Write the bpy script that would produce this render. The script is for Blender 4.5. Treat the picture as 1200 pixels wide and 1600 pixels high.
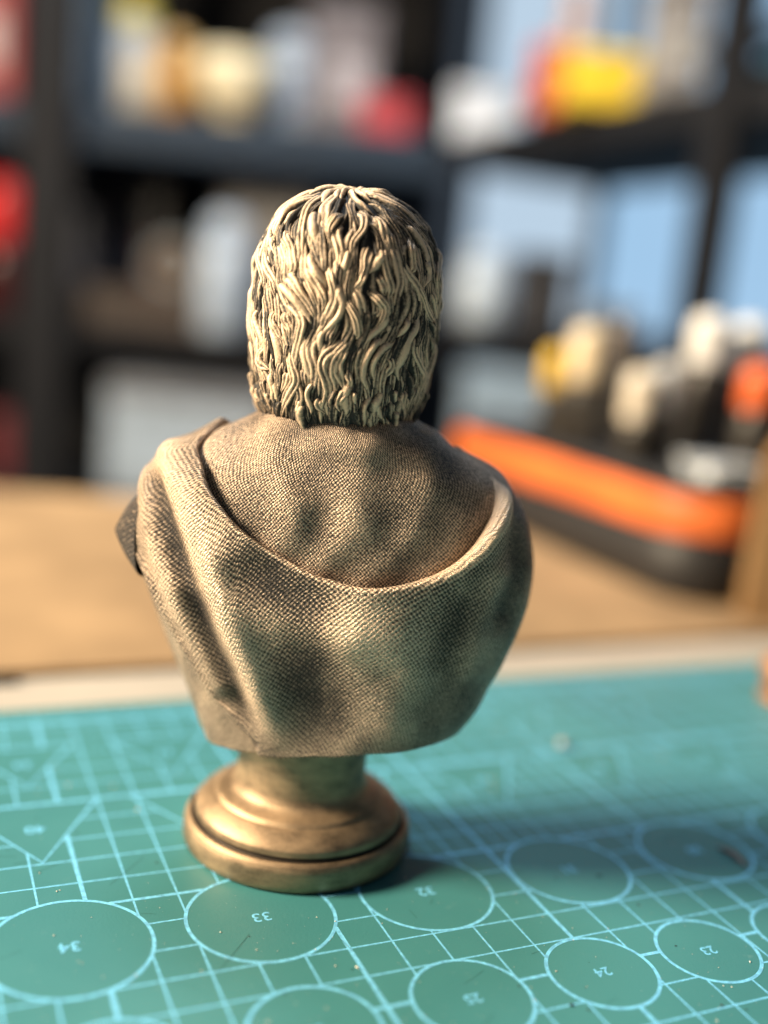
import bpy, bmesh, math, random
import numpy as np
from mathutils import Vector, Matrix
random.seed(7); rng = np.random.default_rng(7)
for o in list(bpy.data.objects): bpy.data.objects.remove(o, do_unlink=True)
scene = bpy.context.scene; COL = scene.collection
MM = 0.001
# room frame, solved from the cutting mat's 10 mm grid: X along the mat's long side, Y across it, Z up
CAM = np.array([-37.18, -185.50, 134.77]); RT = np.array([0.90795, -0.41907, 0.0]); FW = np.array([0.41907, 0.90795, 0.0])
YAW = math.atan2(-0.41907, 0.90795)
def W(a, b, z): p = CAM + RT*a + FW*b; return (p[0]*MM, p[1]*MM, z*MM)
# ------------------------------------------------------------------ camera
cam_d = bpy.data.cameras.new('camera'); cam = bpy.data.objects.new('camera', cam_d); COL.objects.link(cam)
R_ = Vector((0.91144, -0.40089, 0.09253)); U_ = Vector((-0.00603, 0.21185, 0.97728)); F_ = Vector((0.41139, 0.89129, -0.19067))
m = Matrix.Identity(4)
for i in range(3): m[i][0], m[i][1], m[i][2], m[i][3] = R_[i], U_[i], -F_[i], CAM[i]*MM
cam.matrix_world = m
cam_d.sensor_fit = 'HORIZONTAL'; cam_d.sensor_width = 36; cam_d.lens = 36*1664.7/1200
cam_d.clip_start = 0.005; cam_d.clip_end = 50
cam_d.dof.use_dof = True; cam_d.dof.focus_distance = 0.2335; cam_d.dof.aperture_fstop = cam_d.lens/13.2
scene.camera = cam
# ------------------------------------------------------------------ world and lamps
world = bpy.data.worlds.new('World'); scene.world = world; world.use_nodes = True
bgn = world.node_tree.nodes['Background']; bgn.inputs[0].default_value = (0.62, 0.78, 1.0, 1); bgn.inputs[1].default_value = 0.085
def area_lamp(name, loc, target, size, power, col):
    d = bpy.data.lights.new(name, 'AREA'); d.shape = 'DISK'; d.size = size; d.energy = power; d.color = col
    o = bpy.data.objects.new(name, d); COL.objects.link(o); o.location = loc
    o.rotation_euler = (Vector(target)-Vector(loc)).to_track_quat('-Z', 'Y').to_euler(); return o
BUST = np.array([55, 49, 0.0])
_az, _el, _d = math.radians(81), math.radians(30), 1.55
_dir = (-math.sin(_az)*RT - math.cos(_az)*FW)*math.cos(_el) + np.array([0, 0, math.sin(_el)])
_loc = BUST*MM + np.array([0, 0, 0.08]) + _dir*_d
area_lamp('window_key_lamp', tuple(_loc), (0.055, 0.049, 0.08), 0.50, 84, (1.0, 0.82, 0.58))
area_lamp('shelf_fill_lamp', W(-250, 900, 1500), W(-100, 1900, 250), 0.5, 22, (0.80, 0.90, 1.0))  # unseen fill lamp, added to brighten the shelves and the items on them
scene.view_settings.view_transform = 'Standard'; scene.view_settings.look = 'None'
scene.view_settings.gamma = 1; scene.view_settings.exposure = 0.0; scene.view_settings.use_curve_mapping = False
scene.render.engine = 'CYCLES'
scene.cycles.use_denoising = True
scene.render.resolution_x, scene.render.resolution_y = 768, 1024
# ---------------------------------------------------------------- shape tables (millimetres, bust frame)
BT = np.array([  # z, left, right, depth to the back, depth to the front
 (110,-15.5,20.5,18.4,12),(107.8,-19.5,25,20.6,14),(104.5,-24.5,30.5,22,15.5),(102,-28.6,34.2,22.4,17),(99.6,-32.5,38.5,22.2,18.5),
 (97,-37,43,22.8,20),(93,-41,46.3,23.4,21),(89,-43,48.8,23.8,22),(83,-44.2,50.5,24.2,23),(78,-44.8,51.5,24.2,23.5),
 (72,-44.5,51.8,24,23),(67,-45,51.5,23.7,22),(60,-42.2,49.8,23,20),(53,-38.8,47.5,22.2,18),(46,-35.5,44.6,21.4,15),
 (43,-34,43.6,21.1,14),(40,-32.7,42.4,20.9,13),(37,-31.3,40.6,20.7,12),(34,-30,38.6,20.5,11),(30,-28.3,36.5,20.2,10),(24,-26,33,20,8.5)], float)[::-1]
HT = np.array([  # z, half width of the skull under the hair
 (100,16.2),(104,17.0),(108,18.0),(112,19.3),(118,20.5),(126,21.3),(134,21.5),(141,21.1),(147,19.7),(152,17.2),(155,14.4),(157,11.4),(158.4,7.6),(159,0.01)], float)
HX, HY = 1.2, 1.5
def interp(T, z, k): return np.interp(z, T[:, 0], T[:, k])
def spl(T, z, k):  # smooth the table a little
    return (interp(T, z-1.6, k) + 2*interp(T, z, k) + interp(T, z+1.6, k))/4
def body_pt(th, z, inset=0.0):
    L, R, DB, DF = (spl(BT, z, k) for k in (1, 2, 3, 4))
    cx, hw = (L+R)/2, (R-L)/2 - inset
    c, s = np.cos(th), np.sin(th)
    e = 2/2.35
    x = cx + hw*np.sign(c)*np.abs(c)**e
    y = np.sign(s)*np.abs(s)**e*(np.where(s < 0, DB, DF) - inset)
    return np.stack([x, y, z + 0*x], -1)
def head_pt(th, z, off=0.0):
    w = interp(HT, z, 1)
    c, s = np.cos(th), np.sin(th)
    e = 2/2.15
    x = HX + (w+off)*np.sign(c)*np.abs(c)**e
    y = HY + np.sign(s)*np.abs(s)**e*(w*np.where(s < 0, 1.10, 1.12) + off)
    return np.stack([x, y, z + 0*x], -1)
LOCKS = [
 [(-2.3,-6.7,158.2),(-5.6,-11.2,155.9),(-7.6,-14,153),(-8.3,-16.9,148.7),(-8.2,-18.7,144.6),(-7.2,-20.2,141.1)],
 [(-0.3,-10.3,157.2),(-2.6,-12.2,156),(-3.8,-15.5,153.2),(-3.8,-17.8,150.2),(-2.6,-19.6,147.5)],
 [(-0,-16.3,153.1),(-1.6,-17.9,150.8),(-2.4,-19,148.7),(-2.3,-20.1,146.3)],
 [(-0.4,-17.7,151.4),(-1.1,-19.1,148.8),(-0.2,-20.5,145.7),(0.6,-21.3,142.5),(0.2,-21.8,140.1)],
 [(2,-15.6,153.7),(4.2,-17,152.2),(4.5,-18.6,149.4),(2.8,-20.2,146.7),(2.5,-20.9,143.9)],
 [(-3.8,-5.5,158.3),(-7.5,-4.8,157.4),(-11.2,-5.1,155.6),(-14.2,-5.6,152.8),(-16.2,-5.3,149.9),(-17.4,-5.5,147.5)],
 [(-5.4,-9.4,156.9),(-9.4,-10.1,154.8),(-12.5,-10.7,152),(-14.3,-10.8,149),(-14.4,-12.7,146.8)],
 [(-8,-5.5,157.2),(-11,-5,155.7),(-13.6,-4.2,153.8),(-15.8,-3.6,151.4),(-17.1,-5.1,148.3)],
 [(-11,-9.5,153.9),(-13.8,-9.4,151.2),(-15.8,-9.1,148.1),(-15.3,-12.2,144.7),(-13.8,-15.2,142.3)],
 [(-13.2,-12.7,148.5),(-11.4,-16.1,146.1),(-10,-17.9,143.7),(-9.5,-19.1,140.5),(-10.6,-18.5,138.8)],
 [(-13.8,-13.5,146.4),(-12.3,-16,144),(-11.3,-17.9,140.8),(-12,-17.5,138.7)],
 [(-17.7,-3.7,147.8),(-18.6,-4.2,144.6),(-17.5,-10,141.3),(-16.2,-12.9,137.6),(-16.3,-13,135.5)],
 [(-16.3,-10.1,145.6),(-16.3,-11.6,142.6),(-15.2,-14.2,139.7),(-13.2,-16.5,137.4),(-12.6,-17.2,135.8)],
 [(-17.4,-5.3,147.6),(-18.5,-5.3,143.6),(-19.5,-3.8,140),(-19.2,-6.3,136.7)],
 [(-7.1,-19.7,142.7),(-5.5,-20.9,139.6),(-3.7,-21.5,137.4),(-2.2,-21.9,134.7),(-2.2,-21.9,131.5)],
 [(-6.9,-19.3,144.7),(-5.3,-20.8,141.2),(-3,-21.5,138.6),(-2,-21.8,136.7)],
 [(-12.9,-16.7,138.4),(-9.7,-19.1,138.1),(-7.3,-20.5,135.8),(-5.4,-21.2,133.2),(-3.5,-21.6,130.1)],
 [(-13.7,-16,137.3),(-10.8,-18.6,135.9),(-8,-20.3,133.8),(-5.7,-21.1,131.2),(-4.2,-21.4,128.9)],
 [(-2.6,-20.9,143),(-1.4,-21.7,139.9),(-0.5,-21.9,136.8),(-0.1,-22.1,134.1),(-1.5,-21.9,131.1),(-3.8,-21.5,128.9)],
 [(0.8,-21.8,140.2),(0.5,-22,136.9),(1.6,-22.1,133.8),(1,-22.1,131),(-1.3,-21.9,128.3),(-3.2,-21.6,126.1)],
 [(-3.8,-21.5,128.9),(-5.3,-21.1,126.3),(-5.7,-20.6,123.4),(-4.9,-20.5,120.2),(-4.2,-20.3,117.3),(-5.1,-19.2,113.9)],
 [(-2.5,-21.7,128.6),(-4,-21.4,125.6),(-4,-21,122.8),(-3.1,-20.9,119.6),(-3.1,-20.4,116.6),(-4.4,-19.4,113.5)],
 [(-0.5,-22,129.2),(-2.2,-21.7,127),(-2.4,-21.5,124.6),(-2,-21.3,122.1)],
 [(-13.3,-16.7,133.3),(-10.1,-19.1,133.2),(-7.4,-20.5,131.4),(-6.1,-20.9,129.1),(-6.6,-20.7,126.6),(-7.4,-20,123.2),(-7.9,-19.4,119.8),(-8.2,-19,118.1)],
 [(-12.7,-17.1,131.7),(-13.1,-16.7,129.2),(-11.7,-17.9,126.5),(-9.9,-18.8,124.6)],
 [(-10.9,-18.6,131.9),(-9.9,-19.2,129.5),(-8.8,-19.7,127.2),(-9,-19.3,124.3)],
 [(-14.5,-15.3,129),(-13.1,-16.7,126.7),(-11.7,-17.5,123.5),(-11.5,-17.3,121.1),(-11.9,-16.7,118.9)],
 [(-17.3,-11.4,132.1),(-17,-11.7,128.8),(-15.7,-13.6,125.6),(-15,-14,123.1)],
 [(-19.3,-6.1,135.3),(-18.9,-7.7,132),(-18.9,-7.4,128.5),(-17.9,-9.5,125.2),(-17.2,-10.4,121.9)],
 [(-14.6,-14.7,123.6),(-15.7,-12.7,120.9),(-14.8,-13.6,118.9),(-13,-15.6,118.3)],
 [(-7.8,-20,124.8),(-8.5,-19.4,122.3),(-7.8,-19.3,119.4),(-7,-19.2,116.6),(-8.4,-17.8,113.4),(-9.6,-15.8,110.2),(-10,-14.5,107.8)],
 [(-12.8,-15.9,119.2),(-12.2,-15.8,116.3),(-11.1,-15.9,113.4),(-11.5,-14.3,110.3),(-10.5,-14.1,107.8)],
 [(-9.1,-18.6,118.9),(-9,-18.1,116.3),(-10.2,-16.6,113.6)],
 [(-15.7,-10.6,114.3),(-16.3,-8.2,111.9),(-14.9,-10.4,110.9)],
 [(2.1,-21.9,137.1),(4.2,-21.8,136.5),(5.6,-21.8,134.2),(6.2,-21.6,131.5),(6.1,-21.5,128.6)],
 [(1.3,-22,136.2),(3.2,-22.1,133.6),(4.7,-21.8,130.9),(5.5,-21.6,127.8),(5,-21.7,126.9)],
 [(6.5,-21.4,137.5),(8.7,-20.9,135.7),(10.5,-20.2,133.9),(9.9,-20.4,131),(8.5,-20.9,128.8)],
 [(5.7,-21.2,141.4),(5.2,-21.5,139),(3.7,-21.8,137.2)],
 [(6,-19.6,147.1),(5.5,-20.5,144.2),(5.3,-21.3,141.4),(4.4,-21.7,138.5)],
 [(7.6,-19.1,147.2),(8.7,-19.6,144.5),(7.7,-20.5,142.4),(6.6,-21.1,140.7)],
 [(2.2,-9.4,157.5),(6.4,-9.5,157.1),(10.8,-9.8,155.4),(14.9,-8.8,153),(18.2,-6.1,150.2)],
 [(1.2,-8.1,158),(5.4,-6.7,158.1),(9.8,-7.7,156.8),(13.8,-5.9,155.2)],
 [(10.2,-16.8,149.2),(11,-18.1,146),(12.1,-18.3,142.9),(13.2,-18.3,139.8),(12.7,-18.9,136.1),(12.5,-19.2,134.1)],
 [(9.1,-18,148.2),(9,-19.3,145),(10.2,-19.9,141.1),(11.3,-19.6,138),(11.1,-19.8,135.9)],
 [(14.7,-12.7,149.9),(14.6,-15.2,146.5),(15.4,-15.7,143.3),(15.1,-16.5,141.6)],
 [(12.8,-16,147.9),(12.7,-17.4,144.6),(14.7,-16.9,141.6),(17.1,-14.9,138.6),(17.8,-14.2,135.4),(17.3,-15,132.4)],
 [(17.3,-12.6,145.2),(18.9,-11.5,142.1),(17.9,-13.8,138.7)],
 [(16.4,-15.4,141),(18.1,-13.7,137),(19.7,-11.4,133.9),(21.9,-5.4,131)],
 [(15.6,-16.8,132.7),(15,-17.3,130.2),(13.5,-18.3,128)],
 [(10.4,-20.2,134.7),(10.7,-20.1,131.5),(9.3,-20.6,129.3),(7.8,-21.1,127.5),(6.8,-21.2,125.4)],
 [(11.8,-19.4,128.3),(9.5,-20.4,126.5),(8.1,-20.7,124.3),(7.1,-20.7,121.3),(7.3,-20.3,118.4),(8.8,-19.2,115.6)],
 [(13.6,-18.2,127),(11.2,-19.6,125.8),(9.4,-20.1,123.2),(9,-20,120.6),(9.7,-19.4,117.8)],
 [(3.7,-21.9,127.6),(1.5,-21.8,124.9),(-0.8,-21.5,122.7),(-1.5,-21.2,120.1),(-0.4,-20.8,116.9),(0.2,-20.2,114),(-1.3,-19,110.4)],
 [(4.5,-21.8,128.5),(3.1,-21.8,125.5),(0.8,-21.5,122.4),(0.7,-21.2,119.1),(1.3,-20.7,116.2),(0.3,-19.8,112.3)],
 [(3.4,-21.8,125.9),(2.8,-21.6,123.4),(1.8,-21.4,121.3),(2.4,-21.1,118.4),(3.9,-20.3,115.2)],
 [(17.9,-14.2,134.5),(17.4,-14.7,130.8),(16,-16.2,127.8),(15.1,-16.7,124.4),(14.1,-17.2,121.4),(14.8,-16.1,118.4)],
 [(18.9,-12.7,133),(18.1,-13.8,128.7),(17.5,-14.3,125.3),(19.2,-11.1,121.9),(20.3,-8,119.7),(19.4,-8.9,116.2),(18.8,-8.6,113),(19.1,-2.6,108.6)],
 [(21.7,-5.9,130.1),(22.3,-2,125.7),(21.6,-3.9,121.3),(20.7,-5.6,116.9),(20.3,-2.4,112.2)],
 [(20.9,-2.7,145.7),(22,-1.2,141.8),(22.2,-3.3,137.5),(22.4,-2.6,133),(22.2,-3.3,128.6)],
 [(19.2,-4.5,149.1),(20.9,-2.6,146),(20.8,-7.7,141.6),(21.9,-4.8,137.5)],
 [(5.9,-20.1,115.8),(5.6,-19.9,114.5),(6.1,-19.4,112.8)],
 [(11.4,-17.6,114.4),(10.8,-17.5,112.2),(12.2,-15.4,109.6)],
 [(14.5,-16.1,117.1),(14.3,-15.7,115),(15.4,-13.8,112.3)],
 [(-5.3,-19.1,113.4),(-6,-18,110.7),(-5.5,-17.2,108.1)],
 [(-1.1,-20,113.9),(-1.8,-19.6,112.1),(0,-19,110.1)],
 [(12.2,-18.9,124.2),(12.8,-18.1,121.7),(11.8,-18.5,119.1)],
 [(-19.1,-6.3,138.3),(-19.6,-5.3,134.2),(-19.5,-5.1,130),(-19,-6.6,125.5),(-18.1,-8.2,121.7)],
 [(19.6,-11,139.7),(20.9,-8.6,135.7),(22.2,-3.8,132.3)],
 [(-3.6,-5.6,158.3),(-6.6,-3.1,158),(-8.5,-5.8,156.9)],
 [(8.7,-20.9,135.7),(9.4,-20.7,133),(8.3,-21,131.2)],
 [(12,-13.8,152),(14.2,-12.6,150.7),(17.1,-11.5,147.7),(18.2,-11.5,144.5),(18.1,-13.2,141.2)],
 [(4.7,-17.2,151.9),(7.2,-17.3,150.5),(9,-17.5,149.1)],
 [(2.1,-20.4,145.9),(1.6,-21.3,142.6),(1.4,-21.8,140.2)],
 [(-6.1,-13.7,154),(-6.4,-16.8,150.5),(-5.5,-18.8,147.6),(-4.4,-19.9,145.3)],
 [(8.2,-20.7,140.9),(9.6,-20.3,138.6),(10.3,-20.2,136.3)],
 [(3.5,-21.2,120.2),(4.5,-20.8,117.8),(4.3,-20.4,115.7)],
 [(16.2,-14.4,117.2),(16.1,-13.5,114.1),(16.8,-11.1,110.9)],
 [(6.1,-15.4,153.3),(8.5,-17,150.2),(9.3,-18.7,146.6)],
]
MANTLE_FOLDS = [
 (2.2,2.8,[(-36.4, 95.9), (-29.3, 86.8), (-20.8, 69.1), (-12.5, 50.0), (-6.2, 33.2)]),
 (-1.9,2,[(-37.3, 89.5), (-31.7, 76.1), (-23.8, 58.4), (-15.5, 43.7), (-9.7, 32.5)]),
 (1.2,2,[(-41.8, 90.6), (-36.6, 76.5), (-29.0, 61.3), (-19.2, 45.4)]),
 (-1.5,5.5,[(-9.4, 73.7), (-1.9, 64.8), (1.8, 52.7), (4.8, 35.4)]),
 (1.5,6,[(11.4, 63.1), (23.5, 56.8), (25.9, 47.2), (24.0, 36.3)]),
 (-1.4,4.5,[(37.7, 68.0), (32.7, 60.2), (32.2, 51.2), (28.9, 43.8)]),
 (1.2,2.5,[(42.0, 76.9), (37.8, 64.0), (37.2, 53.4)]),
 (-1,2.2,[(44.6, 90.9), (46.8, 79.3), (45.6, 67.3)]),
 (1,4,[(-8.8, 64.8), (8.7, 60.5)]),
]
TUNIC_FOLDS = [
 (-1.3,2.4,[(-2.1, 104.2), (-0.8, 97.4), (2.7, 90.8), (-0.3, 84.9)]),
 (-1.3,2.6,[(14.5, 105.5), (13.9, 98.0), (17.5, 89.2), (15.4, 82.0)]),
 (1.1,2.6,[(7.0, 103.7), (7.9, 94.0), (12.5, 83.2)]),
 (1,2.6,[(-11.8, 101.7), (-7.8, 89.7), (-2.9, 81.7)]),
 (1,2.4,[(23.8, 96.6), (23.4, 86.8)]),
 (-1,2.4,[(27.7, 101.9), (29.9, 92.7)]),
]
EDGE_FOLDS = [
 (1,1,[(-43.8, 73.7), (-39.4, 68.1), (-31.9, 55.4), (-21.4, 41.4), (-9.9, 31.7)]),
]
NECK_BACK = [(197.4, 99.7), (223.9, 96.0), (237.6, 89.1), (247.7, 82.9), (260.7, 76.7), (270.8, 73.0), (278.9, 72.2), (288.6, 73.7), (300.0, 76.8), (311.9, 82.0), (322.4, 87.8), (333.9, 93.1), (342.5, 96.9), (346.2, 100.2)]
# ------------------------------------------------------------------ helpers
def tag(o, label=None, cat=None, group=None, kind=None):
    if label: o['label'] = label
    if cat: o['category'] = cat
    if group: o['group'] = group
    if kind: o['kind'] = kind
    return o
def link(name, me, mat=None, parent=None, loc=None, rz=0.0):
    o = bpy.data.objects.new(name, me); COL.objects.link(o)
    if mat and me is not None and not me.materials: me.materials.append(mat)
    if parent: o.parent = parent
    if loc is not None: o.location = loc
    o.rotation_euler = (0, 0, rz)
    return o
def empty(name, loc, rz=0.0):
    o = bpy.data.objects.new(name, None); COL.objects.link(o); o.location = loc; o.rotation_euler = (0, 0, rz); o.empty_display_size = .01
    return o
def pymesh(name, verts, faces, smooth=True, scale=MM):
    me = bpy.data.meshes.new(name); me.from_pydata([(float(v[0])*scale, float(v[1])*scale, float(v[2])*scale) for v in verts], [], faces)
    if smooth: me.polygons.foreach_set('use_smooth', [True]*len(me.polygons))
    me.update(); return me
def grid_faces(nr, nc, closed=True):
    f = []
    for r in range(nr-1):
        for c in range(nc if closed else nc-1):
            d = (c+1) % nc
            f.append((r*nc+c, r*nc+d, (r+1)*nc+d, (r+1)*nc+c))
    return f
def fix_normals(me):
    bm = bmesh.new(); bm.from_mesh(me); bmesh.ops.recalc_face_normals(bm, faces=bm.faces); bm.to_mesh(me); bm.free(); return me
def box_mesh(name, sx, sy, sz, bev=2.0, seg=2, z0=0.0, cx=0.0, cy=0.0):
    bm = bmesh.new(); bmesh.ops.create_cube(bm, size=1)
    for v in bm.verts: v.co = Vector(((v.co.x*sx+cx)*MM, (v.co.y*sy+cy)*MM, ((v.co.z+.5)*sz+z0)*MM))
    if bev: bmesh.ops.bevel(bm, geom=list(bm.edges), offset=bev*MM, segments=seg, affect='EDGES', profile=.5)
    me = bpy.data.meshes.new(name); bm.to_mesh(me); bm.free()
    me.polygons.foreach_set('use_smooth', [False]*len(me.polygons)); return me
def lathe_mesh(name, prof, n=48):
    V, F = [], []
    for r, z in prof:
        for k in range(n):
            a = 2*math.pi*k/n; V.append((r*math.cos(a), r*math.sin(a), z))
    F = grid_faces(len(prof), n)
    if prof[0][0] > .01: F.append(tuple(range(n))[::-1])
    if prof[-1][0] > .01: F.append(tuple((len(prof)-1)*n+k for k in range(n)))
    me = pymesh(name, V, F); return fix_normals(me)
def cr(P, n):   # Catmull-Rom resample of an open polyline
    P = np.asarray(P, float); P = np.vstack([2*P[0]-P[1], P, 2*P[-1]-P[-2]])
    out = []
    for t in np.linspace(0, len(P)-3-1e-6, n):
        i = int(t); u = t-i; a, b, c, d = P[i:i+4]
        out.append(.5*((2*b)+(-a+c)*u+(2*a-5*b+4*c-d)*u*u+(-a+3*b-3*c+d)*u**3))
    return np.array(out)
def sm(a, b, x): t = np.clip((x-a)/(b-a), 0, 1); return t*t*(3-2*t)
# ------------------------------------------------------------------ materials
def newmat(name):
    mt = bpy.data.materials.new(name); mt.use_nodes = True; nt = mt.node_tree; return mt, nt, nt.nodes, nt.links, nt.nodes['Principled BSDF']
def N(nt, typ, **kw):
    nd = nt.nodes.new(typ)
    for k, v in kw.items():
        if k.startswith('i_'):
            key = k[2:]; nd.inputs[int(key) if key.isdigit() else key.replace('_', ' ')].default_value = v
        else: setattr(nd, k, v)
    return nd
def math_(nt, op, a, b=None, c=None):
    nd = nt.nodes.new('ShaderNodeMath'); nd.operation = op
    for i, v in enumerate((a, b, c)):
        if v is None: continue
        if isinstance(v, (int, float)): nd.inputs[i].default_value = v
        else: nt.links.new(v, nd.inputs[i])
    return nd.outputs[0]
def mixc(nt, f, a, b):
    nd = nt.nodes.new('ShaderNodeMix'); nd.data_type = 'RGBA'
    for k, v in ((0, f), (6, a), (7, b)):
        if isinstance(v, (int, float)): nd.inputs[k].default_value = v
        elif isinstance(v, tuple): nd.inputs[k].default_value = v if len(v) == 4 else (*v, 1)
        else: nt.links.new(v, nd.inputs[k])
    return nd.outputs[2]
def ramp(nt, x, lo, hi):
    nd = nt.nodes.new('ShaderNodeMapRange'); nd.interpolation_type = 'SMOOTHSTEP'
    nd.inputs[1].default_value = lo; nd.inputs[2].default_value = hi; nt.links.new(x, nd.inputs[0]); return nd.outputs[0]
def noise(nt, scale, detail=4, rough=.55, vec=None):
    nd = N(nt, 'ShaderNodeTexNoise'); nd.inputs['Scale'].default_value = scale; nd.inputs['Detail'].default_value = detail; nd.inputs['Roughness'].default_value = rough
    if vec is None:
        tc = nt.nodes.new('ShaderNodeTexCoord'); vec = tc.outputs['Object']
    nt.links.new(vec, nd.inputs['Vector']); return nd.outputs[0]
def plain(name, col, rough=.5, metal=0.0, var=.12, scale=40, bump=0.0, bscale=400, spec=.5, **extra):
    mt, nt, nd, lk, b = newmat(name)
    nz = noise(nt, scale)
    c2 = tuple(max(0, c*(1-2.2*var)) for c in col); c1 = tuple(min(1, c*(1+var)) for c in col)
    lk.new(mixc(nt, ramp(nt, nz, .3, .72), c2, c1), b.inputs['Base Color'])
    b.inputs['Roughness'].default_value = rough; b.inputs['Metallic'].default_value = metal; b.inputs['Specular IOR Level'].default_value = spec
    for k, v in extra.items(): b.inputs[k.replace('_', ' ')].default_value = v
    if bump:
        bn = nt.nodes.new('ShaderNodeBump'); bn.inputs['Strength'].default_value = bump; bn.inputs['Distance'].default_value = .0005
        lk.new(noise(nt, bscale), bn.inputs['Height']); lk.new(bn.outputs[0], b.inputs['Normal'])
    return mt
GOLD = (0.90, 0.675, 0.49); DARKP = (0.030, 0.029, 0.028)
def bronze_hair():
    mt, nt, nd, lk, b = newmat('antique_bronze_hair')
    at = nt.nodes.new('ShaderNodeAttribute'); at.attribute_name = 'relief'
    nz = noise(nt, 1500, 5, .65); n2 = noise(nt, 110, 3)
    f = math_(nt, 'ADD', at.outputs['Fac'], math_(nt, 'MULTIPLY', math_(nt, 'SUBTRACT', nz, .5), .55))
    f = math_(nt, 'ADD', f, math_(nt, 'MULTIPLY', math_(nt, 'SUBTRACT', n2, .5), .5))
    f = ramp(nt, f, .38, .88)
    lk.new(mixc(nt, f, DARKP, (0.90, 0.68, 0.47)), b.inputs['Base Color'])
    b.inputs['Metallic'].default_value = .28
    lk.new(math_(nt, 'SUBTRACT', .62, math_(nt, 'MULTIPLY', f, .10)), b.inputs['Roughness'])
    bn = nt.nodes.new('ShaderNodeBump'); bn.inputs['Strength'].default_value = .8; bn.inputs['Distance'].default_value = .00035
    lk.new(nz, bn.inputs['Height']); lk.new(bn.outputs[0], b.inputs['Normal']); return mt
def bronze_cloth(name, pu=.95, pv=.98, depth=.00030, thr=.0):
    mt, nt, nd, lk, b = newmat(name)
    uv = nt.nodes.new('ShaderNodeUVMap'); uv.uv_map = 'weave'
    # threads wander a little
    nv = N(nt, 'ShaderNodeTexNoise'); nv.inputs['Scale'].default_value = .16; nv.inputs['Detail'].default_value = 3; lk.new(uv.outputs[0], nv.inputs['Vector'])
    vm = nt.nodes.new('ShaderNodeVectorMath'); vm.operation = 'MULTIPLY_ADD'; lk.new(nv.outputs['Color'], vm.inputs[0]); vm.inputs[1].default_value = (1.3, 1.3, 0); lk.new(uv.outputs[0], vm.inputs[2])
    nv2 = N(nt, 'ShaderNodeTexNoise'); nv2.inputs['Scale'].default_value = 1.1; nv2.inputs['Detail'].default_value = 2; lk.new(uv.outputs[0], nv2.inputs['Vector'])
    vm2 = nt.nodes.new('ShaderNodeVectorMath'); vm2.operation = 'MULTIPLY_ADD'; lk.new(nv2.outputs['Color'], vm2.inputs[0]); vm2.inputs[1].default_value = (.60, .46, 0); lk.new(vm.outputs[0], vm2.inputs[2])
    sp = nt.nodes.new('ShaderNodeSeparateXYZ'); lk.new(vm2.outputs[0], sp.inputs[0])
    v = math_(nt, 'DIVIDE', sp.outputs[1], pv)
    u = math_(nt, 'DIVIDE', sp.outputs[0], pu)
    su = math_(nt, 'COSINE', math_(nt, 'MULTIPLY', u, math.pi))
    sv = math_(nt, 'COSINE', math_(nt, 'MULTIPLY', v, math.pi))
    h = math_(nt, 'MULTIPLY_ADD', math_(nt, 'MULTIPLY', su, sv), .5, .5)
    fine = N(nt, 'ShaderNodeTexNoise'); fine.inputs['Scale'].default_value = 1.5; fine.inputs['Detail'].default_value = 5; fine.inputs['Roughness'].default_value = .7; lk.new(uv.outputs[0], fine.inputs['Vector'])
    big = N(nt, 'ShaderNodeTexNoise'); big.inputs['Scale'].default_value = .085; big.inputs['Detail'].default_value = 3; lk.new(uv.outputs[0], big.inputs['Vector'])
    hh = math_(nt, 'ADD', math_(nt, 'MULTIPLY', h, .50), math_(nt, 'MULTIPLY', fine.outputs[0], 1.1))
    bn = nt.nodes.new('ShaderNodeBump'); bn.inputs['Strength'].default_value = .9; bn.inputs['Distance'].default_value = depth
    lk.new(hh, bn.inputs['Height']); lk.new(bn.outputs[0], b.inputs['Normal'])
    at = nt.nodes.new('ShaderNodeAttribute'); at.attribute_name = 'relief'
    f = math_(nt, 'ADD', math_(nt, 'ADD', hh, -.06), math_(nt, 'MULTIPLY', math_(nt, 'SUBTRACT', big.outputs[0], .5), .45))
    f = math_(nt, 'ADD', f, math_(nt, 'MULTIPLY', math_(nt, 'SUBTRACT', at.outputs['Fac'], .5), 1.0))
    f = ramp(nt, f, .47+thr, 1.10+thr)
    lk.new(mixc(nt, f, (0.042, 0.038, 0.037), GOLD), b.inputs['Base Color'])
    b.inputs['Metallic'].default_value = .64
    lk.new(math_(nt, 'SUBTRACT', .52, math_(nt, 'MULTIPLY', f, .14)), b.inputs['Roughness']); return mt
def bronze_base():
    mt, nt, nd, lk, b = newmat('worn_bronze_pedestal')
    tc = nt.nodes.new('ShaderNodeTexCoord'); mp = nt.nodes.new('ShaderNodeMapping'); mp.inputs['Scale'].default_value = (1, 1, 2.2); lk.new(tc.outputs['Object'], mp.inputs[0])
    nz = noise(nt, 130, 6, .6, mp.outputs[0]); n2 = noise(nt, 2600, 4)
    at = nt.nodes.new('ShaderNodeAttribute'); at.attribute_name = 'relief'
    f = math_(nt, 'ADD', math_(nt, 'MULTIPLY', nz, .9), math_(nt, 'MULTIPLY', n2, .2))
    f = math_(nt, 'ADD', f, math_(nt, 'MULTIPLY', math_(nt, 'SUBTRACT', at.outputs['Fac'], .6), 1.3))
    f = ramp(nt, f, .12, .85)
    lk.new(mixc(nt, f, (0.055, 0.043, 0.034), (0.52, 0.37, 0.23)), b.inputs['Base Color'])
    b.inputs['Metallic'].default_value = .85
    lk.new(math_(nt, 'ADD', .45, math_(nt, 'MULTIPLY', nz, .22)), b.inputs['Roughness'])
    bn = nt.nodes.new('ShaderNodeBump'); bn.inputs['Strength'].default_value = .25; bn.inputs['Distance'].default_value = .0002
    lk.new(n2, bn.inputs['Height']); lk.new(bn.outputs[0], b.inputs['Normal']); return mt
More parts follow.
